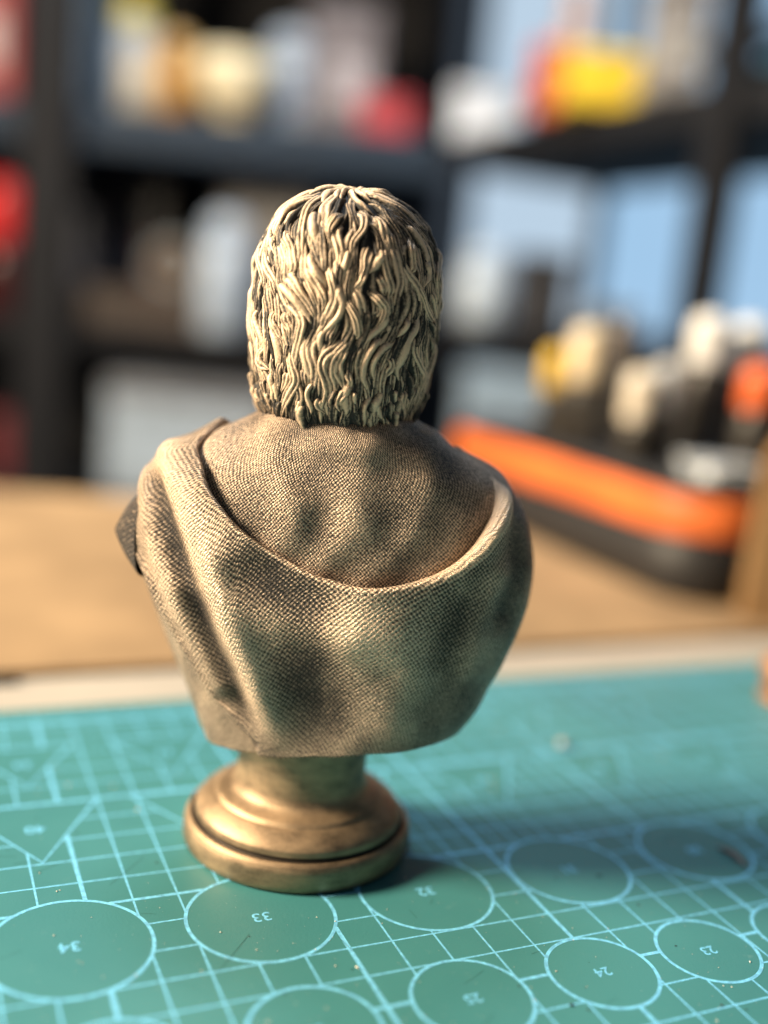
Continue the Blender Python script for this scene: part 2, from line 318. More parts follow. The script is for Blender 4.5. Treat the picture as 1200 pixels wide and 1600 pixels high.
def mat_green():
    mt, nt, nd, lk, b = newmat('green_mat_vinyl')
    n1 = noise(nt, 14, 4); n2 = noise(nt, 1400, 3); n3 = noise(nt, 160, 5, .7)
    c = mixc(nt, ramp(nt, n1, .3, .7), (0.044, 0.196, 0.207), (0.056, 0.230, 0.238))
    c = mixc(nt, math_(nt, 'MULTIPLY', ramp(nt, n3, .62, .80), .22), c, (0.30, 0.46, 0.42))
    lk.new(c, b.inputs['Base Color'])
    lk.new(math_(nt, 'ADD', .36, math_(nt, 'MULTIPLY', n3, .2)), b.inputs['Roughness'])
    bn = nt.nodes.new('ShaderNodeBump'); bn.inputs['Strength'].default_value = .25; bn.inputs['Distance'].default_value = .0002
    lk.new(n2, bn.inputs['Height']); lk.new(bn.outputs[0], b.inputs['Normal']); return mt
M_HAIR, M_BASE, M_MAT = bronze_hair(), bronze_base(), mat_green()
M_TUNIC = bronze_cloth('bronze_tunic_weave', .46, .48, .00036, -.06)
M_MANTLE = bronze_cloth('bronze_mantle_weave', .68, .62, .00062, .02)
M_PRINT = plain('pale_blue_print', (0.19, 0.60, 0.92), .5, var=.14, scale=700)
M_DESK = plain('pale_desk_laminate', (0.46, 0.41, 0.345), .55, var=.05, scale=8)
M_CARD = plain('brown_cardboard', (0.38, 0.25, 0.135), .85, var=.13, scale=12, spec=.2)
M_CARD2 = plain('dark_brown_cardboard', (0.36, 0.215, 0.10), .85, var=.08, scale=20, spec=.2)
M_BLACK = plain('black_painted_steel', (0.012, 0.012, 0.014), .7, var=.1, spec=.2)
M_NAVY = plain('navy_shelf_paint', (0.005, 0.020, 0.042), .7, var=.1)
M_WALL = plain('charcoal_wall_paint', (0.03, 0.03, 0.034), .9, var=.06, scale=3)
M_ORANGE = plain('orange_case_plastic', (0.74, 0.165, 0.035), .5, var=.10, scale=25, bump=.2, bscale=300)
M_CASE = plain('dark_grey_case_plastic', (0.016, 0.015, 0.016), .55, var=.08)
# ------------------------------------------------------------------ setting: desk, cardboard sheet, walls, window
def prism(name, poly, z0, z1, scale=MM):
    n = len(poly); V = [(x, y, z0) for x, y in poly]+[(x, y, z1) for x, y in poly]
    F = [tuple(range(n))[::-1], tuple(range(n, 2*n))]+[(i, (i+1) % n, n+(i+1) % n, n+i) for i in range(n)]
    return fix_normals(pymesh(name, V, F, False, scale))
def lineback(u): return 512-.284*u      # back edge of the desk runs towards the viewer on the right
desk = link('desk_top', prism('desk_top', [(-700, -420), (900, -420), (900, lineback(900)+6), (-700, lineback(-700)+6)], -28, -3.05), M_DESK)
tag(desk, kind='structure')
sheet = link('cardboard_sheet', prism('cardboard_sheet', [(-500, 180), (860, 180), (860, lineback(860)), (-500, lineback(-500))], -3.0, -0.2), M_CARD)
tag(sheet, 'flat tan cardboard sheet covering the desk behind the green mat', 'cardboard')
strip = link('edge_shadow_strip', box_mesh('edge_shadow_strip', 70, 3.5, 2.0, .5, 2), M_BLACK, loc=(-0.036, 0.1765, -0.003)); tag(strip, 'thin dark strip standing for the shadow along the cardboard edge at far left', 'strip')  # dark strip laid in place of the shadow at the sheet's edge
def room_box(name, a0, a1, b0, b1, z0, z1, mat, bev=3, ang=0.0, parent=None):
    o = link(name, box_mesh(name, a1-a0, b1-b0, z1-z0, bev), mat, None, W((a0+a1)/2, (b0+b1)/2, z0), YAW+ang); return o
wl = room_box('wall_back', -1700, 60, 2230, 2260, -900, 1600, M_WALL, 0, math.radians(3)); tag(wl, kind='structure')
# right hand unit runs from the corner towards the viewer
RA, RB = np.array([46., 1800.]), np.array([.4415, -.8973]); RN = np.array([.8973, .4415])
def RU(t, d, z): p = RA+RB*t+RN*d; return W(p[0], p[1], z)
RANG = YAW+math.atan2(RB[1], RB[0])
def ru_box(name, t0, t1, d0, d1, z0, z1, mat, bev=3, parent=None):
    o = link(name, box_mesh(name, t1-t0, d1-d0, z1-z0, bev), mat, None, RU((t0+t1)/2, (d0+d1)/2, z0), RANG); return o
def adopt(o, parent):
    o.parent = parent; o.matrix_parent_inverse = parent.matrix_basis.inverted(); return o
wr = ru_box('wall_right', -1500, 1700, 640, 670, -900, 95, M_WALL, 0); tag(wr, kind='structure')
win = empty('window', RU(500, 600, 96), RANG); tag(win, 'pale blue daylit window behind the right shelf', 'window')
M_PANES = []
for pc in ((.50, .64, .78), (.36, .58, .82), (.40, .62, .86)):
    mt, nt, nd, lk, b = newmat('daylit_pane'); b.inputs['Base Color'].default_value = (.02, .02, .02, 1); b.inputs['Roughness'].default_value = .1
    b.inputs['Emission Color'].default_value = (*pc, 1); b.inputs['Emission Strength'].default_value = 1.0; M_PANES.append(mt)
M_FRAME = plain('dark_window_frame', (0.030, 0.036, 0.045), .4)
MULL = [-1000, -400, 330, 900]
for i in range(3):
    for (z0, z1) in ((120, 640), (680, 1300)):
        adopt(ru_box('pane', MULL[i]+24, MULL[i+1]-24, 604, 610, z0+2, z1-2, M_PANES[i], 0), win)
for x in MULL: adopt(ru_box('window_frame', x-22, x+22, 590, 622, 96, 1330, M_FRAME, 2), win)
for z0, z1 in ((92, 119), (641, 679), (1301, 1330)): adopt(ru_box('window_frame', -1020, 920, 587, 619, z0, z1, M_FRAME, 2), win)
# ------------------------------------------------------------------ the bust
bust = empty('bust_statue', tuple(BUST*MM), YAW)
tag(bust, 'antique bronze bust seen from behind, wavy hair and draped cloth, on a round pedestal', 'statue')
def set_attr(me, vals, name='relief'):
    a = me.attributes.new(name, 'FLOAT', 'POINT'); a.data.foreach_set('value', np.asarray(vals, np.float32).ravel())
def set_uv(me, uv, name='weave'):
    l = me.uv_layers.new(name=name); idx = np.zeros(len(me.loops), np.int32); me.loops.foreach_get('vertex_index', idx)
    l.data.foreach_set('uv', np.asarray(uv, np.float32)[idx].ravel())
# pedestal (turned profile)
prof = [(0.01, 0.02), (27.4, 0.02), (28.2, .5), (28.6, 1.6), (28.65, 3.5), (28.5, 5.4), (28.0, 6.6), (27.3, 7.2), (26.9, 7.3), (26.35, 7.0), (26.1, 7.2), (26.0, 8.0), (25.85, 9.2), (25.2, 10.1),
        (24.2, 11.0), (23.1, 11.8), (22.1, 12.4), (21.4, 12.7), (21.1, 13.1), (20.6, 13.6), (19.6, 14.0), (18.6, 14.4), (17.7, 14.9), (16.9, 15.7), (16.3, 17.0), (16.05, 19.0), (16.0, 23), (16.1, 26), (16.2, 30), (0.01, 30.2)]
pp = []
for i in range(len(prof)-1):
    for k in range(3): pp.append(tuple(np.array(prof[i])*(1-k/3)+np.array(prof[i+1])*k/3))
pp.append(prof[-1])
me = lathe_mesh('pedestal', pp, 128)
rel = [max(0.0, .62-(.62 if 25.9 < r < 27.0 and 6.9 < z < 7.9 else 0)) for r, z in pp for k in range(128)]
set_attr(me, rel); ped = link('pedestal', me, M_BASE, bust)
# skull / face / neck under the hair
nth, zs = 160, np.concatenate([np.linspace(100, 150, 100), np.linspace(150.4, 158.98, 40)])
th = np.linspace(0, 2*np.pi, nth, endpoint=False)
V = []
for z in zs:
    p = head_pt(th, np.full(nth, z), -.3)
    fr = sm(.25, .8, np.sin(th)); x = p[:, 0]-HX
    g = lambda cx, cz, sx, sz: np.exp(-((x-cx)/sx)**2-((z-cz)/sz)**2)
    d = 5.5*g(0, 126, 2.3, 3.2)+3.2*g(0, 131, 1.8, 4)+1.6*g(0, 136.5, 9, 2.2)-2.2*g(6.5, 132, 3, 2.2)-2.2*g(-6.5, 132, 3, 2.2)+1.0*g(6.5, 132, 1.7, 1.2)+1.0*g(-6.5, 132, 1.7, 1.2)
    d += 1.6*g(0, 119.6, 4, .9)+1.8*g(0, 117.4, 3.6, .9)-.8*g(0, 118.5, 4, .5)+3.4*g(0, 112, 5, 3)-2.0*g(0, 103, 20, 3.5)+1.2*g(8, 127, 3.5, 3.5)+1.2*g(-8, 127, 3.5, 3.5)
    p[:, 1] += d*fr; V.append(p)
V = np.concatenate(V); Fc = grid_faces(len(zs), nth); Fc.append(tuple((len(zs)-1)*nth+k for k in range(nth))); Fc.append(tuple(range(nth))[::-1])
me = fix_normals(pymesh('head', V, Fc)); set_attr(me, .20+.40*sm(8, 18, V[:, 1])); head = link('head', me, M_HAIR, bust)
def on_head(p, off=0.0):
    if p[2] > 141:                                   # dome: push out from the middle of the skull
        c = np.array([HX, HY, 136.0]); v = np.asarray(p, float)-c; lo, hi = .2, 3.0
        for _ in range(22):
            s = (lo+hi)/2; q = c+v*s; w = float(interp(HT, min(q[2], 159), 1)) if q[2] < 158.95 else 0
            if w > 0 and (abs(q[0]-HX)/w)**2.15+(abs(q[1]-HY)/(w*1.1))**2.15 < 1: lo = s
            else: hi = s
        return c+v*lo+v/np.linalg.norm(v)*off
    z = min(max(p[2], 101), 158.6); w = float(interp(HT, z, 1)); a, b_ = (p[0]-HX), (p[1]-HY)/1.1
    t = math.atan2(np.sign(b_)*abs(b_)**1.075, np.sign(a)*abs(a)**1.075)
    return head_pt(np.array([t]), np.array([z]), off)[0]
def hnorm(p):
    c = np.array([HX, HY, min(max(p[2]-2, 104), 137)]); v = (p-c)*np.array([1, .9, 1]); return v/np.linalg.norm(v)
def lock_mesh(P, width, height, ridges, base=0.0, nseg=None, mpr=11, bright=1.0, root=.9):
    n = nseg or max(10, int(len(P)*6)); C = cr(P, n); V, A = [], []; ph = random.uniform(0, 6.28); fq = random.uniform(4, 9); wf = random.uniform(.6, 1.3)
    for i in range(n):
        t = i/(n-1); T = C[min(i+1, n-1)]-C[max(i-1, 0)]; T = T/(np.linalg.norm(T)+1e-9)
        Nn = hnorm(C[i]); S = np.cross(T, Nn); S /= (np.linalg.norm(S)+1e-9)
        tp = min(1, t/.16)**.6*min(1, (1-t)/.30+.02)**.7; tp = max(tp, .05)*(1+.16*math.sin(fq*t+ph))
        hp = (.45+.55*math.sin(math.pi*min(1, t*1.15)))*min(1, (1-t)/.1+.12)*min(1, t/.08+.2)
        for k in range(mpr):
            s = -1+2*k/(mpr-1); r = math.sqrt(max(0, 1-s*s))
            rid = .5+.5*math.cos(ridges*math.pi*(s+.10*math.sin(fq*wf*t*1.7+ph))*1.0+(math.pi if ridges % 2 == 0 else 0)*1.0)
            h = r**.62*(.70+.30*rid)
            V.append(C[i]+S*(s*width*.5*tp)+Nn*(base-root*(1-float(sm(0, .28, t)))+height*(hp*(1+.14*math.sin(fq*1.9*t+2*ph))*h+random.uniform(-.03, .03))-.35*(1-r)))
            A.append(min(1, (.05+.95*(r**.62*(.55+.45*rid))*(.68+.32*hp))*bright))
    F = grid_faces(n, mpr, False); F.append(tuple(range(mpr))); F.append(tuple((n-1)*mpr+k for k in range(mpr))[::-1])
    me = fix_normals(pymesh('hair_lock', V, F)); set_attr(me, A); return me
# flow of the hair, learnt from the big locks
FP, FT = [], []
for L in LOCKS:
    c = cr(L, len(L)*4); t = np.gradient(c, axis=0); t /= np.linalg.norm(t, axis=1)[:, None]+1e-9
    FP.append(c); FT.append(t)
FP, FT = np.concatenate(FP), np.concatenate(FT)
CROWN = np.array([HX+1, HY-9, 160.0])
def flow(p, ph):
    d2 = ((FP-p)**2).sum(1); w = np.exp(-d2/6.0); v = (FT*w[:, None]).sum(0)
    g = p-CROWN; g = g/np.linalg.norm(g); nn = hnorm(p); g = g+np.array([0, 0, -.9])*sm(157, 140, p[2]); g -= nn*g.dot(nn); g /= np.linalg.norm(g)+1e-9
    side = np.cross(nn, g); g = g+side*.55*math.sin(p[2]/2.6+ph+3*math.atan2(p[1], p[0]))
    v = v/(1+np.linalg.norm(v)*.6)+g*.55; v -= nn*v.dot(nn); return v/(np.linalg.norm(v)+1e-9)
def grow(p0, steps, ph, step=1.0):
    P = [on_head(p0)]
    for _ in range(steps):
        q = on_head(P[-1]+flow(P[-1], ph)*step)
        if q[2] < 107.0: break
        P.append(q)
    return P
hair = None
V, F, A = [], [], []
seeds = []
tries = 0
while len(seeds) < 1000 and tries < 60000:
    tries += 1; t = rng.uniform(0, 2*math.pi); z = rng.uniform(110, 158.4)
    if z > 150 and rng.random() < .35: continue
    p = head_pt(np.array([t]), np.array([z]))[0]
    if p[1] > HY+6 and z < 146: continue          # the face stays free
    if seeds and ((np.array(seeds)-p)**2).sum(1).min() < 1.75**2: continue
    seeds.append(p)
for k in range(110):
    a, r = rng.uniform(0, 6.28), 15*math.sqrt(rng.random()); seeds.append(on_head(np.array([HX+r*math.cos(a), HY-2+r*math.sin(a), 158.0])))
for sd in seeds:
    P = grow(sd, int(rng.uniform(9, 17)), rng.uniform(0, 6.28))
    if len(P) < 5: continue
    me = lock_mesh(np.array(P[::2] if len(P) > 7 else P), rng.uniform(1.2, 2.4), rng.uniform(.5, 1.0), rng.choice([1, 2, 2]), rng.uniform(-.2, .2), 18, 11, rng.uniform(.5, .9))
    o0 = len(V); co = np.zeros(len(me.vertices)*3, np.float32); me.vertices.foreach_get('co', co); V += list(co.reshape(-1, 3)/MM)
    F += [tuple(o0+i for i in pl.vertices) for pl in me.polygons]
    av = np.zeros(len(me.vertices), np.float32); me.attributes['relief'].data.foreach_get('value', av); A += list(av); bpy.data.meshes.remove(me)
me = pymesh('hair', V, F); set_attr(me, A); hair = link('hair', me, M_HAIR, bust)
for i, L in enumerate(LOCKS):
    L = np.array([on_head(np.array(p), .1) for p in L]); ln = np.linalg.norm(np.diff(L, axis=0), axis=1).sum()
    w = float(np.clip(1.9+ln*.06, 2.1, 3.1))*random.uniform(.85, 1.15)
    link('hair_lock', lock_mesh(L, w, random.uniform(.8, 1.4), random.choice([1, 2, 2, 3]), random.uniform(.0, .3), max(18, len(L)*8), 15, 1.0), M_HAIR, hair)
# whorl at the crown
for k in range(15):
    a = 2*math.pi*k/15+random.uniform(-.2, .2); c0 = on_head(np.array([HX+.5+.7*math.cos(a), HY-7+.7*math.sin(a), 158.5])); P = [c0]
    for q in range(random.randint(6, 10)):
        b_ = a+.16*q; P.append(on_head(P[-1]+np.array([math.cos(b_), math.sin(b_), -.25])*1.35))
    link('hair_lock', lock_mesh(np.array(P), random.uniform(2.0, 2.8), random.uniform(1.0, 1.4), random.choice([1, 2]), random.uniform(.0, .25), 22, 11, 1.0, 0.1), M_HAIR, hair)
# short curled tips along the nape
for k in range(24):
    t = math.radians(186+168*k/23+random.uniform(-5, 5)); z = random.uniform(112, 118.5)
    p = head_pt(np.array([t]), np.array([z]))[0]; P = [p]
    sgn = random.choice([-1, 1]); nst = random.randint(4, 7)
    for q in range(nst):
        P.append(on_head(P[-1]+np.array([sgn*.55*math.sin(q*1.1)*abs(math.sin(t)), sgn*.3*math.cos(t), -1.15]), .25))
    link('hair_lock', lock_mesh(np.array(P), random.uniform(1.6, 3.2), random.uniform(.8, 1.3), random.choice([1, 2, 2]), random.uniform(-.1, .3), 22, 13, random.uniform(.55, 1)), M_HAIR, hair)
# ---- cloth
def polydist(x, z, line):
    P = np.array(line); d = np.full(x.shape, 1e9)
    for a, b_ in zip(P[:-1], P[1:]):
        e = b_-a; t = np.clip(((x-a[0])*e[0]+(z-a[1])*e[1])/(e@e), 0, 1)
        d = np.minimum(d, np.hypot(x-a[0]-t*e[0], z-a[1]-t*e[1]))
    return d
def folds(x, z, lst):
    o = np.zeros_like(x)
    for amp, sg, line in lst: o += amp*np.exp(-(polydist(x, z, line)/sg)**2/2)
    return o
def surf_normals(G, closed=True):   # G: rows x cols x 3
    du = (np.roll(G, -1, 1)-np.roll(G, 1, 1)); dv = np.gradient(G, axis=0); n_ = np.cross(du, dv); n_ /= np.linalg.norm(n_, axis=2)[..., None]+1e-9
    c = G.mean((0, 1)); flip = np.sign(((G-c)*np.array([1, 1, 0])*n_).sum(2).mean()); return n_*flip
nc = 420; th = np.linspace(0, 2*np.pi, nc, endpoint=False); zs = np.linspace(58, 109.5, 130)
G = np.stack([body_pt(th, np.full(nc, z), 2.3) for z in zs])
NRM = surf_normals(G); back = sm(3, -5, G[..., 1])
f = .45*folds(G[..., 0], G[..., 2], TUNIC_FOLDS)*back + .25*np.sin(G[..., 0]*.5+np.sin(G[..., 2]*.2)*2)
G = G+NRM*f[..., None]
u = np.cumsum(np.linalg.norm(np.diff(G[60], axis=0, append=G[60][:1]), axis=1)); vv = np.concatenate([[0], np.cumsum(np.linalg.norm(np.diff(G[:, 315], axis=0), axis=1))])
UV = np.stack(np.broadcast_arrays(u[None, :], vv[:, None]), -1).reshape(-1, 2)
fc = grid_faces(len(zs), nc); fc.append(tuple((len(zs)-1)*nc+k for k in range(nc)))
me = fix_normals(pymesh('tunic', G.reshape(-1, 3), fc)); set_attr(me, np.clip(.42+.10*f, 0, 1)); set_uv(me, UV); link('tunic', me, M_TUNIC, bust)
# mantle: columns of cloth hang from a closed neck line that dips across the back
NECK = [(198, 100.4)]+NECK_BACK[1:-1]+[(352, 100.8),
        (364, 102.6), (380, 103), (402, 100), (426, 94), (450, 89), (474, 93), (498, 100), (520, 103), (538, 102.6), (550, 101.6)]
K = NECK[-3:]; K = [(a-360, z) for a, z in K]+NECK+[(a+360, z) for a, z in NECK[:3]]
cur = cr(K, 3000); 
i0 = np.argmin(abs(cur[:, 0]-198)); i1 = np.argmin(abs(cur[:, 0]-558)); cur = cur[i0:i1+1]
P3 = body_pt(np.radians(cur[:, 0]), cur[:, 1]); sl = np.concatenate([[0], np.cumsum(np.linalg.norm(np.diff(P3, axis=0), axis=1))])
ncol = 620; ss = np.linspace(0, sl[-1], ncol, endpoint=False); TH = np.radians(np.interp(ss, sl, cur[:, 0])); ZT = np.interp(ss, sl, cur[:, 1])
bx = body_pt(TH, np.full(ncol, 31.0))[:, 0]; ZB = 30.3+.13*bx+.12*np.sin(bx*.5)
nrow = 170; rows = []
for r in range(nrow):
    t = (r/(nrow-1)); rows.append(body_pt(TH, ZT+(ZB-ZT)*t))
G = np.stack(rows); NRM = surf_normals(G); back = sm(6, -4, G[..., 1]); X, Z = G[..., 0], G[..., 2]
f = 1.1*folds(X, Z, MANTLE_FOLDS)*back*sm(28, 46, Z)
f += (1-back)*1.0*np.sin(TH*9+1.5*np.sin(Z*.12))                                 # gathered folds across the front
E_ = np.array(EDGE_FOLDS[0][2]); o_ = np.argsort(E_[:, 1]); xe = np.interp(Z, E_[o_, 1], E_[o_, 0])
frel = f.copy(); lower = sm(.9, -.9, X-xe)*sm(84, 78, Z); crease_shade = sm(29, 35, Z)*np.exp(-((X-xe+.7)/.9)**2)*sm(84, 78, Z)*back  # last mask puts the shadow line along the overlap into the colour
f += -2.6*lower*back -1.0*np.exp(-((X-xe+.9)/.7)**2)*sm(84, 78, Z)*back*sm(31, 37, Z) + .7*np.exp(-((X-xe-1.4)/1.0)**2)*sm(84, 78, Z)*back*sm(33, 40, Z)
dtop = (ZT[None, :]-Z)
right = sm(284, 320, np.degrees(TH))*sm(352, 336, np.degrees(TH))
shoulder = sm(332, 345, np.degrees(TH))*sm(392, 372, np.degrees(TH))
f += np.exp(-(dtop/4.0)**2)*(.45+1.5*right-1.9*shoulder)[None, :]
f += .15*np.sin(X*.35+np.sin(Z*.13)*1.7)*np.sin(Z*.21+1)
flat = NRM.copy(); flat[..., 2] *= sm(30, 60, Z); f = np.where(Z < 40, f*1.0, f)
G = G+flat*f[..., None]
# rolled rim
rr = 1.0+1.45*right-.45*shoulder; T = np.roll(G[0], -1, 0)-np.roll(G[0], 1, 0); T /= np.linalg.norm(T, axis=1)[:, None]; N0 = NRM[0]; Bn = np.cross(N0, T); up = np.sign(Bn[:, 2].mean()); Bn = Bn*up
rim = []
for k in range(12, 0, -1):
    a = math.pi*k/11.0*1.05
    rim.append(G[0]-N0*(rr*(1-math.cos(a)))[:, None]+Bn*(rr*math.sin(a))[:, None])
inner = [rim[0]-Bn*d-N0*.4*d for d in (5., 3.5, 2., .8)]
end = []; cen = G[-1].mean(0)
for k, (s, dz) in enumerate(((.985, -.35), (.95, -.3), (.9, .3), (.7, .8), (.35, .9))): q = cen+(G[-1]-cen)*s; q[:, 2] = G[-1][:, 2]+dz; end.append(q)
ALL = np.stack(inner+rim+list(G)+end); nr = len(ALL)
mid = G[60]; u = np.cumsum(np.linalg.norm(np.diff(mid, axis=0, append=mid[:1]), axis=1))
vcol = np.concatenate([np.zeros((1, ncol)), np.cumsum(np.linalg.norm(np.diff(ALL, axis=0), axis=2), 0)]); vcol -= vcol[-1:]
UV = np.stack([np.broadcast_to(u[None, :], vcol.shape), vcol], -1)
rel = np.full((nr, ncol), .5); k0 = len(inner)+len(rim)
rel[k0:k0+nrow] = np.clip(.5+.13*frel-1.1*crease_shade, 0, 1); rel[len(inner):k0] = (.6+.5*right)[None, :]; rel[:len(inner)] = .1; rel[k0:k0+4] += (.3*right)[None, :]
fc = grid_faces(nr, ncol); fc.append(tuple((nr-1)*ncol+k for k in range(ncol)))
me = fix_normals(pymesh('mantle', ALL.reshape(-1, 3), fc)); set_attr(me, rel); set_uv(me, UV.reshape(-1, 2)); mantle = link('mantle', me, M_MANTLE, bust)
# pointed fold of the mantle that sticks out past the left arm
tip = np.array([-49.0, -4.0, 76.4]); base = [(-42.0, -10, 84), (-42.5, -11, 76), (-41.5, -10, 67.5), (-40, 4, 65), (-40, 12, 70), (-40, 13, 78), (-41, 6, 86), (-41.5, -1, 88)]
V, F = [], []
bp = cr(base+[base[0]], 33)[:-1]; nb = len(bp)
for k in range(10):
    t = k/9; 
    for p in bp: V.append(p*(1-t)+tip*t+np.array([-.9*math.sin(math.pi*t), 0, .4*math.sin(math.pi*t)])*(1 if k < 9 else 1))
F = grid_faces(10, nb); F.append(tuple(9*nb+k for k in range(nb)))
me = fix_normals(pymesh('drape_point', V, F)); set_attr(me, [.18]*len(V)); set_uv(me, [(p[1]*1.0, p[2]*1.0) for p in V]); link('drape_point', me, M_MANTLE, bust)
# ------------------------------------------------------------------ cutting mat and its print
def rrect(x0, x1, y0, y1, r, n=6):
    P = []
    for cx, cy, a0 in ((x1-r, y1-r, 0), (x0+r, y1-r, 90), (x0+r, y0+r, 180), (x1-r, y0+r, 270)):
        for k in range(n+1): a = math.radians(a0+90*k/n); P.append((cx+r*math.cos(a), cy+r*math.sin(a)))
    return P
mat_o = link('cutting_mat', prism('cutting_mat', rrect(-96, 372, -160, 144.5, 7), -3.0, 0.0), M_MAT)
tag(mat_o, 'green cutting mat printed with pale blue grid, circles and triangles', 'cutting mat')
CIRC = [(34, -5.5, 16.2), (33, 35.5, 16.2), (32, 76, 16.2), (31, 116, 16.0), (30, 156, 15.8), (29, 195, 15.8), (28, 233, 15.8), (35, -47, 16.2),
        (27, -2.5, -22.4), (26, 34.2, -22.4), (25, 67.8, -22.4), (24, 99.3, -22.5), (23, 127.8, -22.6), (22, 155.5, -22.6), (21, 182, -22.6), (28, -38, -22.4)]
TRI = [(40, -7.0, 50.6, 29.2), (39, 35.3, 50.8, 28.6), (38, 77, 51.0, 28.2), (37, 119, 51.2, 27.6), (36, 161, 51.4, 27.0), (35, 203, 51.6, 26.5),
       (34, -6.3, 90.5, 25.0), (33, 33.5, 91, 24.4), (32, 75, 91.3, 23.8), (31, 116, 91.5, 23.2), (30, 157, 91.8, 22.6), (29, 198, 92, 22.0)]
def ribbon(pts, w, z, closed=False):
    P = np.array(pts, float); n = len(P); V, F = [], []
    for i in range(n):
        a = P[(i-1) % n] if (closed or i > 0) else P[i]; c = P[(i+1) % n] if (closed or i < n-1) else P[i]
        t = c-a; t /= np.linalg.norm(t)+1e-9; s = np.array([-t[1], t[0]])*w/2
        V += [(*(P[i]+s), z), (*(P[i]-s), z)]
    for i in range(n if closed else n-1): j = (i+1) % n; F.append((2*i, 2*i+1, 2*j+1, 2*j))
    return V, F
def free(u, v):
    for d, x, y in CIRC:
        if (u-x)**2+(v-y)**2 < (d/2)**2: return False
    for _, x, y, h in TRI:
        if y < v < y+h and abs(u-x) < (v-y)/math.sqrt(3): return False
    return True
GV, GF = [], []
def gline(p0, p1, w, z):
    n = int(math.dist(p0, p1)/.4); run = []
    def flush():
        if len(run) > 2:
            v, f = ribbon([run[0], run[-1]], w, z); o = len(GV); GV.extend(v); GF.extend([tuple(i+o for i in q) for q in f])
    for i in range(n+1):
        t = i/n; p = (p0[0]*(1-t)+p1[0]*t, p0[1]*(1-t)+p1[1]*t)
        if free(*p): run.append(p)
        else: flush(); run = []
    flush()
for k in range(-8, 36): gline((k*10, -140), (k*10, 134), 1.0 if k % 5 == 0 else .48, .022 if k % 5 else .030)
for k in range(-14, 14): gline((-80, k*10), (350, k*10), .95 if k % 5 == 3 else .48, .014 if k % 5 != 3 else .026)
for k in range(-80, 350, 5): gline((k, 134), (k, 138 if k % 10 else 140), .35, .018)
gline((-80, 134), (350, 134), 1.2, .034)
for k in range(-8, 35):                                               # half centimetre lines in the far band
    if k > 6: gline((k*10+5, 30), (k*10+5, 80), .28, .010)
link('printed_grid', pymesh('printed_grid', GV, GF, False), M_PRINT, mat_o)
def text_mesh(s, size):
    c = bpy.data.curves.new('t', 'FONT'); c.body = s; c.size = size*MM; c.align_x = 'CENTER'; c.align_y = 'CENTER'; c.offset = 0.00006
    o = bpy.data.objects.new('t', c); COL.objects.link(o); bpy.context.view_layer.update()
    me = bpy.data.meshes.new_from_object(o.evaluated_get(bpy.context.evaluated_depsgraph_get())); bpy.data.objects.remove(o); return me
for d, x, y in CIRC:
    v, f = ribbon([(d/2*math.cos(2*math.pi*k/96), d/2*math.sin(2*math.pi*k/96)) for k in range(96)], .82, .038, True)
    c = link('printed_circle', pymesh('printed_circle', v, f, False), M_PRINT, mat_o, (x*MM, y*MM, 0))
    nmb = link('printed_number', text_mesh(str(d), 4.6 if d > 28 else 3.9), M_PRINT, c, (0, 0, .00004), math.pi)
for d, x, y, h in TRI:
    w = h/math.sqrt(3); v, f = ribbon([(-w, h), (0, 0), (w, h)], .72, .038)
    v2, f2 = ribbon([(-w, h), (w, h)], .72, .042); f += [tuple(i+len(v) for i in q) for q in f2]; v += v2
    c = link('printed_triangle', pymesh('printed_triangle', v, f, False), M_PRINT, mat_o, (x*MM, y*MM, 0))
    link('printed_number', text_mesh(str(d), 5.0), M_PRINT, c, (0, h*.56*MM, .00004), math.pi)
# old knife cuts in the vinyl
rg = random.Random(11); v, f = [], []
for k in range(90):
    x, y = rg.uniform(-30, 190), rg.uniform(-50, 120); a = rg.gauss(.2, .5) if rg.random() < .6 else rg.uniform(0, 3.14); ln = rg.choice([3, 4, 6, 11])*rg.uniform(.5, 1.3)
    pts = [(x+math.cos(a)*ln*t, y+math.sin(a)*ln*t+.15*math.sin(3*t+k)) for t in (0, .33, .66, 1)]
    vv_, ff_ = ribbon(pts, rg.uniform(.05, .12), .046); o = len(v); v += vv_; f += [tuple(i+o for i in q) for q in ff_]
kc = link('knife_cuts', pymesh('knife_cuts', v, f, False), plain('cut_vinyl', (.030, .145, .14), .7), mat_o); kc['kind'] = 'stuff'
# dust and crumbs on the mat
def crumbs(name, n, mat, rmin, rmax, label, seed, area=(-25, 210, -45, 120)):
    rg = random.Random(seed); V, F = [], []
    for k in range(n):
        x, y = rg.uniform(area[0], area[1]), rg.uniform(area[2], area[3]); r = rg.uniform(rmin, rmax)*(1 if rg.random() < .8 else 1.7)
        if (x-55)**2+(y-49)**2 < 31**2: continue
        a = rg.uniform(0, 6.28); e = rg.uniform(1, 2.2); o = len(V)
        for dx, dy, dz in ((e, 0, .3), (0, 1, .35), (-e, 0, .25), (0, -1, .3), (0, 0, 1.0), (0, 0, .02)):
            V.append((x+r*(dx*math.cos(a)-dy*math.sin(a)), y+r*(dx*math.sin(a)+dy*math.cos(a)), .05+r*dz))
        F += [(o+i, o+(i+1) % 4, o+4) for i in range(4)]+[(o+(i+1) % 4, o+i, o+5) for i in range(4)]
    ob = link(name, pymesh(name, V, F, False), mat); tag(ob, label, 'dust', kind='stuff'); return ob
M_DUST = plain('pale_dust', (0.75, 0.72, 0.62), .6); M_GRIT = plain('dark_grit', (0.02, 0.03, 0.03), .7)
crumbs('pale_dust', 150, M_DUST, .10, .24, 'pale specks of dust scattered over the green mat', 3)
crumbs('fine_dust', 420, M_DUST, .04, .09, 'very fine pale dust over the near part of the mat', 5, (-25, 170, -50, 30))
crumbs('dark_grit', 90, M_GRIT, .10, .28, 'dark specks of grit scattered over the green mat', 4)
